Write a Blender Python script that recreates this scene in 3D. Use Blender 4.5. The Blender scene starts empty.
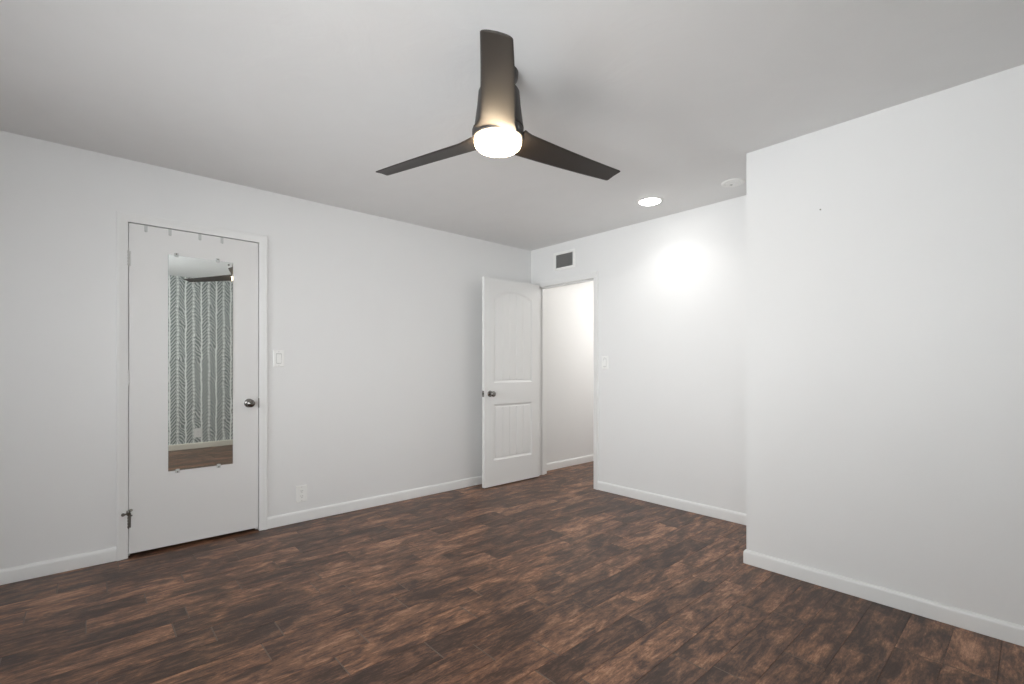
import bpy, bmesh, math, random
from mathutils import Vector, Matrix
random.seed(7)
S = bpy.context.scene
COL = S.collection

# ------------------------------------------------------------------ camera
cam_d = bpy.data.cameras.new('camera'); cam = bpy.data.objects.new('camera', cam_d); COL.objects.link(cam)
cam.location = (0, 0, 1.17); cam.rotation_euler = (math.pi/2, 0, 0.8382)
cam_d.sensor_width = 36; cam_d.lens = 474.3/1024*36; cam_d.shift_y = 24.6/1024
cam_d.clip_start = 0.05; S.camera = cam
S.view_settings.view_transform = 'Standard'; S.view_settings.look = 'None'
S.view_settings.gamma = 1; S.view_settings.use_curve_mapping = False
S.view_settings.exposure = 0.0

# ------------------------------------------------------------------ sky, daylight and added fill
W = bpy.data.worlds.new('world'); S.world = W; W.use_nodes = True
W.node_tree.nodes['Background'].inputs[0].default_value = (0.95, 0.97, 1.0, 1)
W.node_tree.nodes['Background'].inputs[1].default_value = 1.5

def area(name, loc, rot, sx, sy, power, col=(1, 1, 1), shape='RECTANGLE', spread=math.pi):
    d = bpy.data.lights.new(name, 'AREA'); d.shape = shape; d.size = sx
    if shape == 'RECTANGLE': d.size_y = sy
    d.energy = power; d.color = col; d.spread = spread
    o = bpy.data.objects.new(name, d); COL.objects.link(o); o.location = loc; o.rotation_euler = rot
    return o
# room constants (metres)
XL, YB, YN, XN, XR, YR, H = -3.727, 3.63, 2.924, -1.165, 0.62, -1.10, 2.437
WIN = (-1.10, 0.10, 0.80, 2.05)       # unseen rear wall windows, this first one added for fill: x0 x1 z0 z1
WIN3 = (-3.10, -1.70, 0.80, 2.05)
WIN2 = (-1.0, 0.0, 0.80, 2.05)      # unseen window added in the papered wall for fill: y0 y1 z0 z1
# unseen rear and side fill added, one tilted upward; rear left is inferred daylight
DAY = (0.955, 0.985, 1.0)
N80 = math.radians(80)
area('fill_rear', (-.50, YR-.012, 1.42), (math.pi/2, 0, 0), 1.1, 1.15, 24.5, DAY)  # broad fill added to brighten the room from behind the camera
area('ceiling_fill_rear', (-.50, YR-.014, 1.42), (math.pi/2+math.radians(22), 0, math.radians(10)), 1.1, 1.0, 11, DAY, spread=N80)  # fill aimed upward, added to lift the ceiling
area('daylight_rear_left', (-2.40, YR-.012, 1.42), (math.pi/2, 0, 0), 1.3, 1.15, 12, DAY, spread=N80)
area('fill_side', (XR+.012, -.50, 1.42), (math.pi/2, 0, math.pi/2-.5), 0.9, 1.15, 12, DAY, spread=N80)  # slanted fill added to reach the left wall and doors

# ------------------------------------------------------------------ materials
def mat(name, col, rough=0.5, metal=0.0, bump=0.0, bscale=200, spec=0.5, emis=None, estr=0, detail=3, coat=0, alpha=1, trans=0):
    m = bpy.data.materials.new(name); m.use_nodes = True; nt = m.node_tree; b = nt.nodes['Principled BSDF']
    b.inputs['Base Color'].default_value = (*col, 1); b.inputs['Roughness'].default_value = rough
    b.inputs['Metallic'].default_value = metal; b.inputs['Specular IOR Level'].default_value = spec
    b.inputs['Coat Weight'].default_value = coat; b.inputs['Alpha'].default_value = alpha
    b.inputs['Transmission Weight'].default_value = trans
    if emis: b.inputs['Emission Color'].default_value = (*emis, 1); b.inputs['Emission Strength'].default_value = estr
    if bump:
        tc = nt.nodes.new('ShaderNodeTexCoord'); n = nt.nodes.new('ShaderNodeTexNoise'); bp = nt.nodes.new('ShaderNodeBump')
        n.inputs['Scale'].default_value = bscale; n.inputs['Detail'].default_value = detail
        bp.inputs['Strength'].default_value = bump; bp.inputs['Distance'].default_value = 0.004
        nt.links.new(tc.outputs['Object'], n.inputs['Vector']); nt.links.new(n.outputs['Fac'], bp.inputs['Height'])
        nt.links.new(bp.outputs['Normal'], b.inputs['Normal'])
    return m

def wall_paint(name, col, rough, strokes, s1, s2, mott=0.02):
    """painted drywall: fine orange peel plus broad uneven trowelling"""
    m = mat(name, col, rough); nt = m.node_tree; b = nt.nodes['Principled BSDF']; L = nt.links.new
    tc = nt.nodes.new('ShaderNodeTexCoord')
    a = nt.nodes.new('ShaderNodeTexNoise'); a.inputs['Scale'].default_value = s1; a.inputs['Detail'].default_value = 4
    c = nt.nodes.new('ShaderNodeTexNoise'); c.inputs['Scale'].default_value = s2; c.inputs['Detail'].default_value = 5
    c.inputs['Distortion'].default_value = 1.2
    for n in (a, c): L(tc.outputs['Object'], n.inputs['Vector'])
    b1 = nt.nodes.new('ShaderNodeBump'); b1.inputs['Strength'].default_value = 0.12; b1.inputs['Distance'].default_value = 0.002
    b2 = nt.nodes.new('ShaderNodeBump'); b2.inputs['Strength'].default_value = strokes; b2.inputs['Distance'].default_value = 0.02
    L(a.outputs['Fac'], b1.inputs['Height']); L(c.outputs['Fac'], b2.inputs['Height'])
    L(b1.outputs['Normal'], b2.inputs['Normal']); L(b2.outputs['Normal'], b.inputs['Normal'])
    mx = nt.nodes.new('ShaderNodeMixRGB'); mx.inputs[1].default_value = (*[k*(1-mott) for k in col], 1); mx.inputs[2].default_value = (*col, 1)
    L(c.outputs['Fac'], mx.inputs[0]); L(mx.outputs[0], b.inputs['Base Color'])
    return m
M_WALL = wall_paint('wall_paint', (0.84, 0.84, 0.835), 0.45, 0.05, 160, 2.2)
M_CEIL = wall_paint('ceiling_paint', (0.87, 0.87, 0.865), 0.7, 0.22, 120, 3.0, 0.05)
M_TRIM = mat('trim_paint', (0.84, 0.84, 0.83), 0.3, bump=0.03, bscale=90)
M_DOOR = mat('door_paint', (0.80, 0.795, 0.785), 0.35, bump=0.04, bscale=70)
M_DOOR2 = mat('door_paint_bright', (0.82, 0.82, 0.81), 0.35, bump=0.04, bscale=70)
M_PLAST = mat('white_plastic', (0.90, 0.90, 0.88), 0.3, bump=0.01)
M_DARKP = mat('switch_gap_grey', (0.30, 0.30, 0.29), 0.5, bump=0.01)
M_SLOT = mat('dark_slot', (0.03, 0.03, 0.03), 0.6, bump=0.01)
M_METAL = mat('brushed_nickel', (0.24, 0.23, 0.22), 0.20, 1.0, bump=0.02)
M_DARKM = mat('aged_steel', (0.20, 0.19, 0.17), 0.35, 1.0, bump=0.03)
M_PAINTM = mat('painted_hinge', (0.62, 0.62, 0.60), 0.4, 0.3, bump=0.02)
M_FAN = mat('fan_dark_bronze', (0.034, 0.030, 0.028), 0.42, 0.1, bump=0.03, bscale=300)
M_BLADE = mat('fan_blade_charcoal', (0.036, 0.030, 0.026), 0.45, 0.0, bump=0.03, bscale=250)
M_LENS = mat('lamp_lens', (0.9, 0.9, 0.88), 0.4, emis=(1.0, 0.76, 0.50), estr=22)
M_LENS2 = mat('downlight_lens', (0.9, 0.9, 0.88), 0.4, emis=(1.0, 0.98, 0.95), estr=22)
M_CLEAR = mat('clear_plastic', (0.80, 0.82, 0.80), 0.15, bump=0.01, alpha=0.75)
M_MIRROR = mat('mirror_silver', (0.86, 0.89, 0.87), 0.015, 1.0)
M_MEDGE = mat('mirror_edge', (0.35, 0.40, 0.38), 0.25, 0.2, bump=0.01)
M_VENT = mat('vent_louvre_grey', (0.55, 0.55, 0.54), 0.5, 0.0, bump=0.02)
M_GLASS = mat('window_glass', (1, 1, 1), 0.0, trans=1.0)
M_SUB = mat('floor_gap', (0.06, 0.042, 0.034), 0.7, bump=0.05)
M_PEDGE = mat('plank_end_glint', (0.17, 0.125, 0.10), 0.5, bump=0.05)  # end bevels coloured paler to imitate the light they catch
M_CREAM = mat('cream_trim_paint', (0.80, 0.76, 0.67), 0.4, bump=0.03, bscale=90)

def floor_mat():
    m = bpy.data.materials.new('hand_scraped_planks'); m.use_nodes = True; nt = m.node_tree; L = nt.links.new
    b = nt.nodes['Principled BSDF']; N = nt.nodes.new
    tc = N('ShaderNodeTexCoord'); at = N('ShaderNodeAttribute'); at.attribute_name = 'rnd'
    sep = N('ShaderNodeSeparateColor'); L(at.outputs['Color'], sep.inputs[0])
    def noise(sx, sy, scale, det, rough, dist, wmul):
        mp = N('ShaderNodeMapping'); mp.inputs['Scale'].default_value = (sx, sy, 1)
        n = N('ShaderNodeTexNoise'); n.noise_dimensions = '4D'
        n.inputs['Scale'].default_value = scale; n.inputs['Detail'].default_value = det
        n.inputs['Roughness'].default_value = rough; n.inputs['Distortion'].default_value = dist
        w = N('ShaderNodeMath'); w.operation = 'MULTIPLY'; w.inputs[1].default_value = wmul
        L(sep.outputs[0], w.inputs[0]); L(w.outputs[0], n.inputs['W'])
        L(tc.outputs['Object'], mp.inputs[0]); L(mp.outputs[0], n.inputs['Vector']); return n
    patch = noise(1.0, 0.36, 13, 5, 0.66, 0.8, 37)
    grain = noise(1.0, 0.12, 75, 4, 0.7, 0.4, 11)
    fine = noise(1.0, 0.28, 60, 8, 0.85, 1.5, 5)
    # combined value
    def math_(op, a, bb):
        n = N('ShaderNodeMath'); n.operation = op
        for i, v in enumerate((a, bb)):
            if isinstance(v, (int, float)): n.inputs[i].default_value = v
            else: L(v, n.inputs[i])
        return n.outputs[0]
    v = math_('ADD', math_('MULTIPLY', patch.outputs['Fac'], 0.58), math_('MULTIPLY', grain.outputs['Fac'], 0.27))
    v = math_('ADD', v, math_('MULTIPLY', fine.outputs['Fac'], 0.46))
    v = math_('ADD', v, math_('MULTIPLY', math_('SUBTRACT', sep.outputs[1], 0.5), 0.07))
    r = N('ShaderNodeValToRGB'); e = r.color_ramp.elements
    e[0].position = 0.51; e[0].color = (0.037, 0.019, 0.013, 1)
    e[1].position = 0.82; e[1].color = (0.52, 0.29, 0.18, 1)
    for p, c in ((0.60, (0.060, 0.031, 0.021, 1)), (0.65, (0.112, 0.058, 0.037, 1)), (0.715, (0.235, 0.115, 0.066, 1))):
        q = e.new(p); q.color = c
    L(v, r.inputs[0])
    tint = N('ShaderNodeMixRGB'); tint.blend_type = 'MULTIPLY'; tint.inputs[0].default_value = 1
    tr = N('ShaderNodeValToRGB'); tr.color_ramp.elements[0].color = (0.84, 0.84, 0.84, 1); tr.color_ramp.elements[1].color = (1.14, 1.12, 1.08, 1)
    L(sep.outputs[2], tr.inputs[0]); L(r.outputs[0], tint.inputs[1]); L(tr.outputs[0], tint.inputs[2])
    L(tint.outputs[0], b.inputs['Base Color'])
    ro = N('ShaderNodeMapRange'); ro.inputs[3].default_value = 0.22; ro.inputs[4].default_value = 0.46
    L(fine.outputs['Fac'], ro.inputs[0]); L(ro.outputs[0], b.inputs['Roughness'])
    bp = N('ShaderNodeBump'); bp.inputs['Strength'].default_value = 0.35; bp.inputs['Distance'].default_value = 0.003
    L(v, bp.inputs['Height']); L(bp.outputs['Normal'], b.inputs['Normal'])
    b.inputs['Specular IOR Level'].default_value = 0.30
    return m
M_FLOOR = floor_mat()

def paper_mat():
    """grey-green paper with white stems and slanting leaves in the y/z plane"""
    m = bpy.data.materials.new('leaf_wallpaper'); m.use_nodes = True; nt = m.node_tree; L = nt.links.new; N = nt.nodes.new
    b = nt.nodes['Principled BSDF']; tc = N('ShaderNodeTexCoord'); sp = N('ShaderNodeSeparateXYZ'); L(tc.outputs['Object'], sp.inputs[0])
    def M(op, *a):
        n = N('ShaderNodeMath'); n.operation = op
        for i, v in enumerate(a):
            if isinstance(v, (int, float)): n.inputs[i].default_value = v
            else: L(v, n.inputs[i])
        return n.outputs[0]
    nz = N('ShaderNodeTexNoise'); nz.inputs['Scale'].default_value = 9; nz.inputs['Detail'].default_value = 2; L(tc.outputs['Object'], nz.inputs['Vector'])
    wob = M('MULTIPLY', M('SUBTRACT', nz.outputs['Fac'], 0.5), 0.035)
    y = M('ADD', sp.outputs['Y'], wob)
    a = M('PINGPONG', y, 0.0935)                       # distance from the stem
    stem = M('LESS_THAN', a, 0.0095)
    ph = M('DIVIDE', M('SUBTRACT', sp.outputs['Z'], M('MULTIPLY', a, 1.4)), 0.052)
    wv = M('PINGPONG', M('ADD', ph, M('MULTIPLY', nz.outputs['Fac'], 1.8)), 0.5)
    leafgap = M('LESS_THAN', wv, 0.21)
    edge = M('GREATER_THAN', M('ADD', a, M('MULTIPLY', wv, 0.06)), 0.103)
    msk = M('MAXIMUM', M('MAXIMUM', stem, edge), M('MULTIPLY', leafgap, 0.62))
    mx = N('ShaderNodeMixRGB'); mx.inputs[1].default_value = (0.26, 0.295, 0.285, 1); mx.inputs[2].default_value = (0.95, 0.97, 0.95, 1)
    L(msk, mx.inputs[0]); L(mx.outputs[0], b.inputs['Base Color']); b.inputs['Roughness'].default_value = 0.6
    return m
M_PAPER = paper_mat()

# ------------------------------------------------------------------ mesh helpers
def box(bm, x0, y0, z0, x1, y1, z1):
    vs = [bm.verts.new(p) for p in ((x0,y0,z0),(x1,y0,z0),(x1,y1,z0),(x0,y1,z0),(x0,y0,z1),(x1,y0,z1),(x1,y1,z1),(x0,y1,z1))]
    for f in ((0,3,2,1),(4,5,6,7),(0,1,5,4),(1,2,6,5),(2,3,7,6),(3,0,4,7)): bm.faces.new([vs[i] for i in f])
    return vs
def loft(bm, rings, caps=True, closed=True):
    R = [[bm.verts.new(p) for p in r] for r in rings]
    n = len(R[0])
    for a, b in zip(R, R[1:]):
        for i in range(n if closed else n-1):
            j = (i+1) % n
            bm.faces.new((a[i], a[j], b[j], b[i]))
    if caps: bm.faces.new(R[0][::-1]); bm.faces.new(R[-1])
    return R
def lathe(bm, prof, origin=(0,0,0), axis='Z', n=40, sgn=1):
    """prof: (radius, height along axis)"""
    rings = []
    for r, h in prof:
        ring = []
        for i in range(n):
            t = 2*math.pi*i/n; u, v = max(r, 1e-5)*math.cos(t), max(r, 1e-5)*math.sin(t)
            p = {'Z': (u, v, h), 'X': (h*sgn, u, v), 'Y': (u, h*sgn, v)}[axis]
            ring.append(tuple(origin[k]+p[k] for k in range(3)))
        rings.append(ring)
    loft(bm, rings)
def tube(bm, p0, p1, r, n=16):
    p0, p1 = Vector(p0), Vector(p1); d = (p1-p0).normalized(); a = d.orthogonal().normalized(); b = d.cross(a)
    rings = []
    L = (p1-p0).length; e = min(r*0.35, L*0.2)
    for t, rr in ((0, r*0.8), (e, r), (L-e, r), (L, r*0.8)):
        rings.append([tuple(p0+d*t+(a*math.cos(2*math.pi*i/n)+b*math.sin(2*math.pi*i/n))*rr) for i in range(n)])
    loft(bm, rings)
def obj(name, bm, m, parent=None, smooth=False, bevel=0, kind=None, loc=None):
    bmesh.ops.recalc_face_normals(bm, faces=bm.faces[:])
    if loc: bmesh.ops.translate(bm, verts=bm.verts[:], vec=(-loc[0], -loc[1], -loc[2]))
    me = bpy.data.meshes.new(name); bm.to_mesh(me); bm.free()
    o = bpy.data.objects.new(name, me); COL.objects.link(o)
    for k in (m if isinstance(m, (list, tuple)) else [m]): me.materials.append(k)
    if loc: o.location = loc
    if smooth:
        for p in me.polygons: p.use_smooth = True
        try: me.set_sharp_from_angle(angle=math.radians(40))
        except Exception: pass
    if bevel:
        md = o.modifiers.new('bevel', 'BEVEL'); md.width = bevel; md.segments = 2; md.limit_method = 'ANGLE'
    if parent: 
        o.parent = parent
        o.matrix_parent_inverse = Matrix.Translation(-parent.location)
    if kind: o['kind'] = kind
    return o
def struct(name, bm, m, **k): return obj(name, bm, m, kind='structure', **k)
def thing(name, label, cat, loc, group=None):
    o = bpy.data.objects.new(name, None); COL.objects.link(o); o.location = loc; o.empty_display_size = 0.1
    o['label'] = label; o['category'] = cat
    if group: o['group'] = group
    return o
def bx(*a): bm = bmesh.new(); box(bm, *a); return bm
def boxes(lst):
    bm = bmesh.new()
    for a in lst: box(bm, *a)
    return bm

# ------------------------------------------------------------------ floor: separate planks in one mesh
JOINT = {22:-.11, 21:.085, 20:-.21, 19:.226, 18:.002, 17:.36, 16:.293, 15:.42, 14:.032, 13:.552, 12:.895, 11:.747, 10:1.07, 9:1.215, 8:1.424}
PW, PL = 0.1494, 0.612
bm = bmesh.new(); lay = bm.loops.layers.float_color.new('rnd')
FX0, FX1, FY0, FY1 = -4.5, XR+0.02, YR-0.02, 6.4
for k in range(-6, 31):
    xb = -0.105-PW*k; xa = xb-PW
    xa_, xb_ = max(xa, FX0), min(xb, FX1)
    if xb_-xa_ < 0.01: continue
    y0 = JOINT.get(k, random.uniform(0, PL)); y = y0-math.ceil((y0-FY0)/PL)*PL
    while y < FY1:
        a, b_ = max(y, FY0), min(y+PL, FY1); y += PL
        if b_-a < 0.02 or (xa_ > XN+0.2 and a > YN+0.2): continue
        g = 0.0003; c = 0.0006; ce = 0.0022
        lo = [(xa_+g, a+g), (xb_-g, a+g), (xb_-g, b_-g), (xa_+g, b_-g)]
        hi = [(xa_+g+c, a+g+ce), (xb_-g-c, a+g+ce), (xb_-g-c, b_-g-ce), (xa_+g+c, b_-g-ce)]
        vl = [bm.verts.new((p[0], p[1], -0.0016)) for p in lo]; vh = [bm.verts.new((p[0], p[1], 0)) for p in hi]
        fs = [bm.faces.new(vh)]
        for i in range(4): fs.append(bm.faces.new((vl[i], vl[(i+1) % 4], vh[(i+1) % 4], vh[i])))
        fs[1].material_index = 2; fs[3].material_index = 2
        col = (random.random(), random.random(), random.random(), 1)
        for f in fs:
            for l in f.loops: l[lay] = col
nb = len(bm.faces)
box(bm, FX0, FY0, -0.12, FX1, FY1, -0.0014)
bm.faces.ensure_lookup_table()
for f in bm.faces[nb:]: f.material_index = 1
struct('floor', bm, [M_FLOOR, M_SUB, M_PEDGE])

# ------------------------------------------------------------------ ceiling, walls
struct('ceiling', bx(FX0, YR-0.12, H, XR+0.12, 6.4, H+0.1), M_CEIL)
D1 = (0.194, 0.921, 2.055)        # closet door opening y0 y1 top
J = 0.018
struct('wall_left', boxes([(XL-0.11, YR-0.1, 0, XL, D1[0]-J, H), (XL-0.11, D1[1]+J, 0, XL, YB+0.12, H),
                           (XL-0.11, D1[0]-J, D1[2]+J, XL, D1[1]+J, H)]), M_WALL)
struct('wall_closet', boxes([(-4.45, -0.5, 0, -4.4, 1.6, H), (-4.4, -0.5, 0, XL-0.11, -0.45, H), (-4.4, 1.55, 0, XL-0.11, 1.6, H)]), M_WALL)
D2 = (-3.600, -2.858, 2.022)      # doorway x0 x1 top
struct('wall_back', boxes([(XL, YB, 0, D2[0]-J, YB+0.12, H), (D2[1]+J, YB, 0, XN, YB+0.12, H), (D2[0]-J, YB, D2[2]+J, D2[1]+J, YB+0.12, H)]), M_WALL)
struct('wall_near', bx(XN, YN, 0, XR+0.1, YB+0.12, H), M_WALL)
struct('wall_hall', boxes([(-3.82, YB+0.12, 0, -3.70, 6.4, H), (-3.70, 6.3, 0, -2.55, 6.4, H), (-2.55, YB+0.12, 0, -2.45, 6.4, H)]), M_WALL)
x0, x1, z0, z1 = WIN
u0, u1 = WIN3[:2]
struct('wall_rear', boxes([(XL, YR-0.1, 0, u0, YR, H), (u1, YR-0.1, 0, x0, YR, H), (x1, YR-0.1, 0, XR, YR, H), (u0, YR-0.1, 0, u1, YR, z0), (u0, YR-0.1, z1, u1, YR, H), (x0, YR-0.1, 0, x1, YR, z0), (x0, YR-0.1, z1, x1, YR, H)]), M_WALL)
y0, y1, z0, z1 = WIN2
struct('wall_right', boxes([(XR, YR-0.1, 0, XR+0.1, y0, H), (XR, y1, 0, XR+0.1, YN, H), (XR, y0, 0, XR+0.1, y1, z0), (XR, y0, z1, XR+0.1, y1, H)]), M_PAPER)

# unseen windows behind the camera, two of them added for fill light
def window(name, along, a0, a1, z0, z1, c):
    def B(u0, c0, z0_, u1, c1, z1_):
        return (u0, c0, z0_, u1, c1, z1_) if along == 'X' else (c0, u0, z0_, c1, u1, z1_)
    s = -1 if along == 'X' else 1
    lo, hi = sorted((c+s*0.02, c+s*0.07)); mid = (a0+a1)/2
    fr = struct(name, boxes([B(a0, lo, z0, a0+.05, hi, z1), B(a1-.05, lo, z0, a1, hi, z1), B(a0+.05, lo, z0, a1-.05, hi, z0+.05), B(a0+.05, lo, z1-.05, a1-.05, hi, z1), B(mid-.025, lo, z0+.05, mid+.025, hi, z1-.05)]), M_TRIM)
    m0 = (lo+hi)/2
    for u0, u1 in ((a0+.05, mid-.025), (mid+.025, a1-.05)):
        g = obj('pane', bx(*B(u0, m0-.002, z0+.05, u1, m0+.002, z1-.05)), M_GLASS, fr)
    return fr
window('added_window_1', 'X', *WIN, YR)  # added opening that carries the rear fill
window('added_window_2', 'Y', *WIN2, XR)  # added opening that carries the side fill
window('window_3', 'X', *WIN3, YR)

# ------------------------------------------------------------------ baseboards
def baseboard(bm, p0, p1, nrm, h=0.082, t=0.013):
    """moulded run from p0 to p1 on a wall whose outward normal is nrm"""
    prof = [(0, 0), (t-.003, 0), (t-.003, .0022), (t, .0022), (t, h-0.020), (t-0.001, h-0.012), (t-0.004, h-0.005), (t-0.008, h-0.001), (0.002, h), (0, h)]
    rings = [[(p[0]+nrm[0]*u, p[1]+nrm[1]*u, z) for u, z in prof] for p in (p0, p1)]
    loft(bm, rings)
CO = 0.054
bm = bmesh.new(); baseboard(bm, (XL, YR+.013), (XL, D1[0]-CO), (1, 0)); baseboard(bm, (XL, D1[1]+CO), (XL, YB-.013), (1, 0)); struct('baseboard_left', bm, M_TRIM, smooth=True)
bm = bmesh.new(); baseboard(bm, (XL+.013, YB), (D2[0]-CO, YB), (0, -1)); baseboard(bm, (D2[1]+CO, YB), (XN-.013, YB), (0, -1)); struct('baseboard_back', bm, M_TRIM, smooth=True)
bm = bmesh.new()
T = 0.013; h = 0.082
prof = [(0, 0), (T-.003, 0), (T-.003, .0022), (T, .0022), (T, h-0.020), (T-0.001, h-0.012), (T-0.004, h-0.005), (T-0.008, h-0.001), (0.002, h), (0, h)]
loft(bm, [[(XR-.013, YN-u, z) for u, z in prof], [(XN-u, YN-u, z) for u, z in prof], [(XN-u, YB-.002, z) for u, z in prof]])
struct('baseboard_near', bm, M_TRIM, smooth=True)
bm = bmesh.new(); baseboard(bm, (XR, YR+.013), (XR, YN-.0), (-1, 0)); struct('baseboard_right', bm, M_CREAM, smooth=True)
bm = bmesh.new(); baseboard(bm, (XL, YR), (XR, YR), (0, 1)); struct('baseboard_rear', bm, M_TRIM, smooth=True)
bm = bmesh.new(); baseboard(bm, (-3.70, YB+.14), (-3.70, 6.3), (1, 0)); struct('baseboard_hall', bm, M_TRIM, smooth=True)

# ------------------------------------------------------------------ casings and jambs
def casing(name, mapf, a0, a1, top, w=CO):
    prof = [(0.0, 0.0), (0.0, 0.007), (0.004, 0.009), (0.018, 0.010), (0.030, 0.013), (0.038, 0.016), (0.044, 0.017), (w-0.002, 0.017), (w, 0.015), (w, 0.0)]
    rings = []
    for k in range(4):
        ring = []
        for u, t in prof:
            a = a0-u if k < 2 else a1+u; z = 0 if k in (0, 3) else top+u
            ring.append(mapf(a, t, z))
        rings.append(ring)
    bm = bmesh.new(); loft(bm, rings); return struct(name, bm, M_TRIM, smooth=True)
casing('trim_1', lambda a, t, z: (XL+t, a, z), *D1)
casing('trim_2', lambda a, t, z: (a, YB-t, z), *D2)
# jambs
struct('trim_3', boxes([(XL-.11, D1[0]-J, 0, XL, D1[0], D1[2]+J), (XL-.11, D1[1], 0, XL, D1[1]+J, D1[2]+J), (XL-.11, D1[0], D1[2], XL, D1[1], D1[2]+J),
                        (XL-.055, D1[0], 0, XL-.042, D1[0]+.012, D1[2]), (XL-.055, D1[1]-.012, 0, XL-.042, D1[1], D1[2]), (XL-.055, D1[0]+.012, D1[2]-.012, XL-.042, D1[1]-.012, D1[2])]), M_TRIM)
j2 = struct('trim_4', boxes([(D2[0]-J, YB, 0, D2[0], YB+.12, D2[2]+J), (D2[1], YB, 0, D2[1]+J, YB+.12, D2[2]+J), (D2[0], YB, D2[2], D2[1], YB+.12, D2[2]+J),
                        (D2[0], YB+.04, 0, D2[0]+.012, YB+.075, D2[2]), (D2[1]-.012, YB+.04, 0, D2[1], YB+.075, D2[2]), (D2[0]+.012, YB+.04, D2[2]-.012, D2[1]-.012, YB+.075, D2[2])]), M_TRIM)
obj('strike_plate', bx(D2[1]-.0018, YB+.006, .865, D2[1], YB+.034, .93), M_METAL, j2)

# ------------------------------------------------------------------ round knob with rosette (axis +X)
def knob(parent, x, y, z, s=1):
    bm = bmesh.new()
    lathe(bm, [(0.031, 0), (0.031, 0.003), (0.028, 0.007), (0.014, 0.010), (0.0115, 0.022), (0.013, 0.030), (0.020, 0.036), (0.026, 0.043), (0.0275, 0.050), (0.026, 0.057), (0.020, 0.062), (0.012, 0.0645), (0, 0.065)], (x, y, z), 'X', 32, s)
    k = obj('door_knob', bm, M_METAL, parent, smooth=True)
    bm = bmesh.new(); lathe(bm, [(0.005, 0.0), (0.005, 0.0008), (0.0, 0.0008)], (x+s*0.0648, y, z), 'X', 12, s)
    b = obj('key_button', bm, M_DARKM, k)
    return k

# ------------------------------------------------------------------ door 1: flush closet door, closed
d1 = struct('door_1', bx(XL-.037, D1[0]+.003, .022, XL-.001, D1[1]-.003, D1[2]-.004), M_DOOR, bevel=0.0015)
knob(d1, XL-.001, .858, .913)
obj('latch', bx(XL-.006, D1[1]-.0034, .878, XL+.0092, D1[1]+.0012, .945), M_DARKM, d1)
def hinge(parent, z, m, x=XL+.004, y=D1[0]+.0005):
    bm = bmesh.new()
    for k in range(5): tube(bm, (x, y, z-.045+.018*k+.0006), (x, y, z-.045+.018*(k+1)-.0006), .0062, 14)
    tube(bm, (x, y, z-.050), (x, y, z-.046), .0048, 10); tube(bm, (x, y, z+.046), (x, y, z+.050), .0048, 10)
    box(bm, XL-.0015, y+.003, z-.045, XL+.0006, y+.014, z+.045)
    return obj('hinge', bm, m, parent, smooth=True)
hinge(d1, 1.833, M_PAINTM)
hinge(d1, 1.10, M_TRIM)
hl = hinge(d1, .228, M_DARKM)
bm = bmesh.new()
hx, hy_ = XL+.004, D1[0]+.0005
tube(bm, (hx, hy_, .262), (hx, hy_, .292), .0105)                       # collar over the pin
tube(bm, (hx, hy_+.004, .283), (hx+.018, hy_+.012, .293), .0045); tube(bm, (hx+.016, hy_+.011, .292), (hx+.022, hy_+.015, .295), .0085)
tube(bm, (hx, hy_-.002, .272), (hx+.018, hy_-.020, .272), .0048); tube(bm, (hx+.008, hy_-.024, .272), (hx+.022, hy_-.026, .272), .0095)
tube(bm, (hx+.002, hy_+.006, .263), (hx+.012, hy_+.018, .258), .0045)
obj('door_stop', bm, M_DARKM, hl, smooth=True)

# mirror hung on the closet door
MY0, MY1, MZ0, MZ1 = .394, .757, .500, 1.886
mr = thing('door_mirror', 'tall narrow frameless mirror clipped to the flush white closet door', 'mirror', (XL, (MY0+MY1)/2, MZ0))
obj('backing', bx(XL-.0005, MY0, MZ0, XL+.0025, MY1, MZ1), M_MEDGE, mr)
bm = bmesh.new()
b_ = 0.0006
sk = .0014   # hangs a hair askew
loft(bm, [[(XL+.0025, MY0, MZ0), (XL+.0025, MY1, MZ0), (XL+.0025, MY1, MZ1), (XL+.0025, MY0, MZ1)],
          [(XL+.0050+sk, MY0, MZ0), (XL+.0050-sk, MY1, MZ0), (XL+.0050-sk, MY1, MZ1), (XL+.0050+sk, MY0, MZ1)],
          [(XL+.0056+sk, MY0+b_, MZ0+b_), (XL+.0056-sk, MY1-b_, MZ0+b_), (XL+.0056-sk, MY1-b_, MZ1-b_), (XL+.0056+sk, MY0+b_, MZ1-b_)]])
mg = obj('mirror_glass', bm, [M_MIRROR, M_MEDGE], mr)
for p in mg.data.polygons:
    if p.area < .05: p.material_index = 1
for y, z, s in ((.437, MZ1, 1), (.668, MZ1, 1), (.443, MZ0, -1), (.673, MZ0, -1)):
    bm = bmesh.new()
    lo, hi = sorted((z-s*.010, z+s*.016))
    box(bm, XL+.0056, y-.011, lo, XL+.0082, y+.011, hi); 
    lo2, hi2 = sorted((z+s*.0005, z+s*.016)); box(bm, XL, y-.011, lo2, XL+.0056, y+.011, hi2)
    c = obj('mirror_clip', bm, M_CLEAR, mr, bevel=.0015)
    bm = bmesh.new(); lathe(bm, [(.0045, 0), (.0045, .0012), (.002, .002), (0, .002)], (XL+.0082, y, z+s*.009), 'X', 12); obj('screw', bm, M_DARKM, c)
# two stray metal chips in the mirror's upper right corner
bm = bmesh.new(); lathe(bm, [(.006, 0), (.006, .0012), (.003, .002), (0, .002)], (XL+.0056, .732, 1.868), 'X', 12)
obj('screw', bm, M_DARKM, mr)

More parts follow.
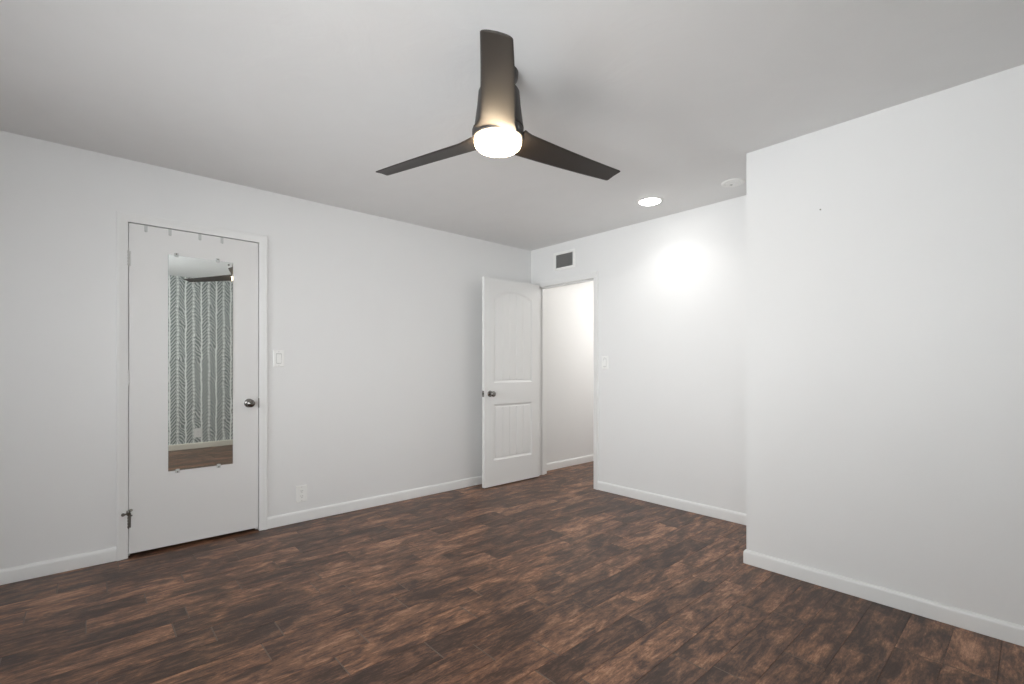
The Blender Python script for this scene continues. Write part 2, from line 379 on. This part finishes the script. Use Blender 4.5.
# clear hooks over the top of the closet door
places = [(.281, 'leftmost, near the hinge'), (.404, 'above the left edge of the mirror'), (.566, 'above the middle of the mirror'), (.693, 'rightmost of four')]
zt = D1[2]-.004
for y, t in places:
    hk = thing('door_hook', 'clear hook over the closet door top, '+t, 'hook', (XL, y, zt), 'clear hooks over the closet door')
    bm = bmesh.new(); box(bm, XL-.001, y-.008, zt-.040, XL+.001, y+.008, zt+.0015); box(bm, XL-.030, y-.008, zt+.0003, XL-.001, y+.008, zt+.0015)
    obj('strap', bm, M_CLEAR, hk)
    bm = bmesh.new(); pts = [(.001, -.038), (.006, -.043), (.011, -.040), (.012, -.032)]
    for (a, b), (c, d) in zip(pts, pts[1:]): tube(bm, (XL+a, y, zt+b), (XL+c, y, zt+d), .0022, 8)
    obj('prong', bm, M_CLEAR, hk)

# ------------------------------------------------------------------ door 2: open two-panel arched door
DX0, DX1, DY0, DY1, DZ0, DZ1 = -3.575, -3.540, 2.830, 3.576, .010, 2.030
def arch(y, y0, y1, zs, za):
    c = (y0+y1)/2; hw = (y1-y0)/2; s = za-zs
    if s <= 0: return zs
    R = (hw*hw+s*s)/(2*s); return za-R+math.sqrt(max(R*R-(y-c)**2, 0))
PAN = [(2.947, 3.463, 1.012, 1.860, 1.920), (2.947, 3.463, .257, .803, .803)]
def outline(y0, y1, zb, zs, za, inset, n=24):
    y0_, y1_ = y0+inset, y1-inset; pts = [(y0_, zb+inset), (y1_, zb+inset)]
    for i in range(n+1):
        y = y1_+(y0_-y1_)*i/n; pts.append((y, arch(y, y0_, y1_, zs-inset, za-inset)))
    return pts
def door_face(bm, x, s):
    """stiles and rails with two moulded holes; s = outward direction"""
    loops = []
    outer = [(DY0, DZ0), (DY1, DZ0), (DY1, DZ1), (DY0, DZ1)]
    es = []
    def ring(pts, xx):
        v = [bm.verts.new((xx, p[0], p[1])) for p in pts]; return v
    vo = ring(outer, x); alle = [bm.edges.new((vo[i], vo[(i+1) % 4])) for i in range(4)]
    holes = []
    for P in PAN:
        vh = ring(outline(*P, 0), x); alle += [bm.edges.new((vh[i], vh[(i+1) % len(vh)])) for i in range(len(vh))]; holes.append(vh)
    bmesh.ops.triangle_fill(bm, use_beauty=True, edges=alle)
    for P, vh in zip(PAN, holes):
        prev = vh
        for ins, dep in ((.004, .003), (.014, .0075), (.024, .009), (.030, .0055)):
            cur = ring(outline(*P, ins), x-s*dep)
            for i in range(len(cur)):
                j = (i+1) % len(cur); bm.faces.new((prev[i], prev[j], cur[j], cur[i]))
            prev = cur
        # planked field with V grooves
        y0, y1, zb, zs, za = P; ins = .030; a0, a1 = y0+ins, y1-ins
        ng = 5; ys = [(a0, 0)]
        for k in range(1, ng):
            g = a0+(a1-a0)*k/ng; ys += [(g-.0042, 0), (g, .004), (g+.0042, 0)]
        ys.append((a1, 0)); full = []
        for (ya, da), (yb, db) in zip(ys, ys[1:]):
            m = max(1, int((yb-ya)/.02))
            for q in range(m): full.append((ya+(yb-ya)*q/m, da+(db-da)*q/m))
        full.append(ys[-1])
        col = [(bm.verts.new((x-s*(.0055+d), y, zb+ins)), bm.verts.new((x-s*(.0055+d), y, arch(y, a0, a1, zs-ins, za-ins)))) for y, d in full]
        for (p, q), (r_, t_) in zip(col, col[1:]): bm.faces.new((p, r_, t_, q))
    return vo
bm = bmesh.new()
va = door_face(bm, DX1, 1); vb = door_face(bm, DX0, -1)
for i in range(4): bm.faces.new((va[i], va[(i+1) % 4], vb[(i+1) % 4], vb[i]))
d2 = struct('door_2', bm, M_DOOR2)
knob(d2, DX1, 2.900, .908); knob(d2, DX0, 2.900, .908, -1)
bm = bmesh.new(); box(bm, DX0+.004, DY0-.0012, .880, DX1-.004, DY0+.001, .938)
lp = obj('latch_plate', bm, M_METAL, d2)
bm = bmesh.new(); box(bm, DX0+.011, DY0-.011, .899, DX1-.011, DY0-.001, .919); obj('latch_bolt', bm, M_METAL, lp, bevel=.002)
for z in (.25, 1.05, 1.82):
    bm = bmesh.new()
    tube(bm, (DX0-.001, DY1+.008, z-.045), (DX0-.001, DY1+.008, z+.045), .0062); box(bm, DX0+.002, DY1-.0005, z-.045, DX1-.004, DY1+.0015, z+.045)
    obj('hinge', bm, M_METAL, d2, smooth=True)

# ------------------------------------------------------------------ switches and outlets
def plate_map(wall):
    if wall == 'left': return lambda u, t, z: (XL+t, u, z)
    if wall == 'back': return lambda u, t, z: (u, YB-t, z)
    return lambda u, t, z: (XR-t, u, z)
def mbox(bm, f, u0, t0, z0, u1, t1, z1):
    a, b = f(u0, t0, z0), f(u1, t1, z1)
    box(bm, *[min(a[i], b[i]) for i in range(3)], *[max(a[i], b[i]) for i in range(3)])
def plate(root, f, u, z, w, h):
    bm = bmesh.new(); A = .004
    loft(bm, [[f(u-w/2, 0, z-h/2), f(u+w/2, 0, z-h/2), f(u+w/2, 0, z+h/2), f(u-w/2, 0, z+h/2)],
              [f(u-w/2, .003, z-h/2), f(u+w/2, .003, z-h/2), f(u+w/2, .003, z+h/2), f(u-w/2, .003, z+h/2)],
              [f(u-w/2+A, .0065, z-h/2+A), f(u+w/2-A, .0065, z-h/2+A), f(u+w/2-A, .0065, z+h/2-A), f(u-w/2+A, .0065, z+h/2-A)]])
    obj('wall_plate', bm, M_PLAST, root)
    for s in (-1, 1):
        c = f(u, .0065, z+s*h*.41); bm = bmesh.new(); ax = 'Y' if abs(f(0, 1, 0)[1]-f(0, 0, 0)[1]) > .5 else 'X'
        sg = f(0, 1, 0)[1]-f(0, 0, 0)[1] if ax == 'Y' else f(0, 1, 0)[0]-f(0, 0, 0)[0]
        lathe(bm, [(.0032, 0), (.0032, .0006), (0, .0010)], c, ax, 12, sg); obj('screw', bm, M_PAINTM, root)
def switch(wall, u, z, label, w=.075, h=.120):
    f = plate_map(wall); root = thing('light_switch', label, 'switch', f(u, 0, z)); plate(root, f, u, z, w, h)
    bm = bmesh.new(); mbox(bm, f, u-.018, .0060, z-.036, u+.018, .0068, z+.036); fr = obj('switch_frame', bm, M_DARKP, root)
    bm = bmesh.new()
    loft(bm, [[f(u-.0165, .0066, z-.0335), f(u+.0165, .0066, z-.0335), f(u+.0165, .0066, z+.0335), f(u-.0165, .0066, z+.0335)],
              [f(u-.0160, .0115, z-.033), f(u+.0160, .0115, z-.033), f(u+.0160, .0072, z+.033), f(u-.0160, .0072, z+.033)]])
    obj('rocker', bm, M_PLAST, root)
def outlet(wall, u, z, label, w=.078, h=.124):
    f = plate_map(wall); root = thing('wall_outlet', label, 'outlet', f(u, 0, z)); plate(root, f, u, z, w, h)
    for s in (-1, 1):
        bm = bmesh.new(); c = z+s*.0195; ring = []
        for i in range(20):
            t = 2*math.pi*i/20; ring.append((u+.0168*math.cos(t)*1.0, c+max(-.0135, min(.0135, .0175*math.sin(t)))))
        loft(bm, [[f(p[0], .0062, p[1]) for p in ring], [f(p[0], .0085, p[1]) for p in ring]])
        r_ = obj('receptacle', bm, M_PLAST, root)
        bm = bmesh.new(); mbox(bm, f, u-.0072, .0084, c-.001, u-.0052, .0088, c+.007); mbox(bm, f, u+.0052, .0084, c-.001, u+.0072, .0088, c+.007); mbox(bm, f, u-.0022, .0084, c-.0095, u+.0022, .0088, c-.0055)
        obj('slots', bm, M_SLOT, r_)
switch('left', 1.053, 1.229, 'white rocker light switch beside the closet door with the mirror')
switch('back', -2.727, 1.207, 'white rocker light switch just right of the open doorway')
outlet('left', 1.214, .211, 'white wall outlet low on the wall right of the closet door')
outlet('right', 1.27, .22, 'white outlet on the leafy wallpaper, seen only in the mirror', .105, .13)

# ------------------------------------------------------------------ air vent over the doorway
vt = thing('air_vent', 'small white framed air vent with grey louvres above the doorway', 'vent', (-3.235, YB, 2.163))
ax0, ax1, az0, az1 = -3.384, -3.087, 2.163, 2.348; bx0, bx1, bz0, bz1 = -3.350, -3.121, 2.187, 2.320
bm = bmesh.new()
def rect(x0, x1, z0, z1, y): return [(x0, y, z0), (x1, y, z0), (x1, y, z1), (x0, y, z1)]
loft(bm, [rect(ax0, ax1, az0, az1, YB), rect(ax0, ax1, az0, az1, YB-.003), rect(ax0+.006, ax1-.006, az0+.006, az1-.006, YB-.008),
          rect(bx0-.003, bx1+.003, bz0-.003, bz1+.003, YB-.008), rect(bx0, bx1, bz0, bz1, YB-.006), rect(bx0, bx1, bz0, bz1, YB-.0005)], caps=False)
obj('vent_frame', bm, M_PLAST, vt)
obj('duct_back', bx(bx0, YB-.0012, bz0, bx1, YB-.0004, bz1), M_SLOT, vt)
bm = bmesh.new(); n = 17
for i in range(n):
    x = bx0+(bx1-bx0)*(i+.5)/n; w = .0045
    vs = [(x-w, YB-.0015, bz0), (x-w+.001, YB-.0012, bz0), (x+w+.001, YB-.0068, bz0), (x+w, YB-.0072, bz0)]
    loft(bm, [vs, [(a, b, bz1) for a, b, c in vs]])
obj('louvres', bm, M_VENT, vt)

# ------------------------------------------------------------------ ceiling downlight and disc
dl = thing('recessed_light', 'round lit downlight with a domed lens in the ceiling near the doorway', 'light', (-1.992, 3.212, H))
bm = bmesh.new(); c = (-1.992, 3.212, H)
lathe(bm, [(.098, 0), (.098, -.002), (.094, -.005), (.082, -.007), (.078, -.006), (.078, -.0005), (.098, 0)], c); obj('trim_ring', bm, M_PLAST, dl, smooth=True)
bm = bmesh.new(); lathe(bm, [(.078, -.0005), (.078, -.0075), (.070, -.012), (.05, -.0155), (.025, -.017), (0, -.0175)], c); obj('lens', bm, M_LENS2, dl, smooth=True)  # lens shaped to bulge below the ring so its glow reaches the ceiling
area('downlight_beam', (c[0], c[1], H-.020), (0, 0, 0), .12, .12, 2.1, (1.0, .98, .95), 'DISK', math.radians(128))

cd = thing('ceiling_disc', 'flat round white unlit disc on the ceiling beside the protruding wall', 'ceiling cover', (-1.41, 3.314, H))
c = (-1.41, 3.314, H); bm = bmesh.new()
lathe(bm, [(.076, 0), (.076, -.004), (.073, -.007), (.060, -.009), (.052, -.0085), (.050, -.0065), (.047, -.0065), (.045, -.009), (0, -.0105)], c); obj('cover', bm, M_PLAST, cd, smooth=True)
bm = bmesh.new(); lathe(bm, [(.009, -.0102), (.009, -.0125), (.006, -.014), (0, -.014)], (c[0]-.015, c[1]+.005, H), n=16); obj('sensor', bm, M_VENT, cd, smooth=True)

# hall light (unseen, added to light the passage)
hl_ = thing('hall_fill_light', 'unseen round downlight added in the hallway ceiling beyond the doorway', 'light', (-2.80, 5.0, H))
bm = bmesh.new(); lathe(bm, [(.098, 0), (.098, -.003), (.085, -.007), (.078, -.006), (.078, -.0005), (.098, 0)], (-2.80, 5.0, H)); obj('trim_ring', bm, M_PLAST, hl_, smooth=True)
bm = bmesh.new(); lathe(bm, [(.078, -.0005), (.078, -.0035), (0, -.005)], (-2.80, 5.0, H)); obj('lens', bm, M_LENS2, hl_, smooth=True)
area('hall_fill_beam', (-2.80, 5.0, H-.012), (0, 0, 0), .15, .15, 18, (1.0, .97, .93), 'DISK')

# ------------------------------------------------------------------ nails
def nail(wall_pt, nrm, label):
    root = thing('nail', label, 'nail', wall_pt); bm = bmesh.new(); p = Vector(wall_pt); n_ = Vector(nrm)
    tube(bm, p, p+n_*.012, .0014, 8); tube(bm, p+n_*.011, p+n_*.0135, .0036, 12); obj('nail_body', bm, M_DARKM, root)
nail((-.780, YN, 2.007), (0, -1, 0), 'small grey nail high on the protruding right hand wall')

# ------------------------------------------------------------------ ceiling fan
HX, HY = -0.7433*2.046-0.669*0.0612, 0.669*2.046-0.7433*0.0612
fan = thing('ceiling_fan', 'dark three bladed ceiling fan with a glowing round lamp', 'ceiling fan', (HX, HY, H))
def lean(z): k = .010*(z-2.15)/.287; return (HX+.669*k, HY+.743*k, 0)   # the fan hangs a touch out of plumb
bm = bmesh.new(); lathe(bm, [(.078, H), (.078, H-.012), (.076, H-.026), (.068, H-.036), (.050, H-.042), (.02, H-.048)], lean(H), n=48); obj('canopy', bm, M_FAN, fan, smooth=True)
bm = bmesh.new(); lathe(bm, [(.016, H-.044), (.016, 2.345)], lean(2.4), n=24); obj('downrod', bm, M_FAN, fan, smooth=True)
bm = bmesh.new(); lathe(bm, [(.02, 2.362), (.070, 2.362), (.084, 2.359), (.089, 2.350), (.094, 2.29), (.1055, 2.205), (.107, 2.198), (.107, 2.196), (.1035, 2.195), (.1035, 2.190), (.02, 2.190)], lean(2.28), n=56); obj('motor_housing', bm, M_FAN, fan, smooth=True)
ZB = 2.156
bm = bmesh.new(); lathe(bm, [(.02, 2.190), (.108, 2.190), (.111, 2.184), (.111, 2.156), (.108, 2.150), (.02, 2.150)], (HX, HY, 0), n=56); obj('hub', bm, M_FAN, fan, smooth=True)
bm = bmesh.new(); lathe(bm, [(.02, 2.151), (.100, 2.151), (.1015, 2.146), (.1015, 2.133), (.098, 2.121), (.089, 2.111), (.075, 2.105), (.05, 2.101), (0, 2.100)], (HX, HY, 0), n=56); obj('lamp', bm, M_LENS, fan, smooth=True)
RT = 0.674
def blade(parent, ang):
    stations = []
    R0 = .080
    stations = [R0+(RT-.010-R0)*i/25 for i in range(26)]+[RT-.010+.010*q for q in (.35, .6, .8, .92, 1)]
    rings = []
    for r in stations:
        t = (r-R0)/(RT-R0)
        lead = .072-.020*t+.005*math.sin(math.pi*t)                                  # CCW edge distance from axis
        trail = .080-.034*t-.004*math.sin(math.pi*t)
        if r < .16:                                         # flare into the hub
            q = (.16-r)/.08; lead += .006*q; trail += .022*q*q
        if RT-r < .010:
            q = 1-(RT-r)/.010; k = .009*(1-math.sqrt(max(0, 1-q*q*.95))); lead -= k; trail -= k
        pitch = math.radians(13-3*t) if r > .16 else math.radians(13*(1-.55*(.16-r)/.08))
        th = .0065-.003*t; cs = []
        n = 20
        for j in range(n):
            a = 2*math.pi*j/n; c = math.cos(a); s_ = math.sin(a)
            cc = math.copysign(abs(c)**.55, c); ss = math.copysign(abs(s_)**.8, s_)
            w = (lead+trail)/2*cc+(lead-trail)/2; h_ = th*ss+.004*(1-(cc)**2)
            # slanted tip edge
            rr = r+(-.003*cc)*t**6
            u = w*math.cos(pitch)+h_*math.sin(pitch); z = -w*math.sin(pitch)+h_*math.cos(pitch)
            z -= .022*t
            x = rr*math.cos(ang)-u*math.sin(ang); y = rr*math.sin(ang)+u*math.cos(ang)
            cs.append((HX+x, HY+y, ZB+z))
        rings.append(cs)
    bm = bmesh.new(); loft(bm, rings); return obj('blade', bm, M_BLADE, parent, smooth=True)
CA = 0.8382   # camera-frame angles turned into the room's frame
for k in range(3): blade(fan, math.radians(-88.9+120*k)+CA)
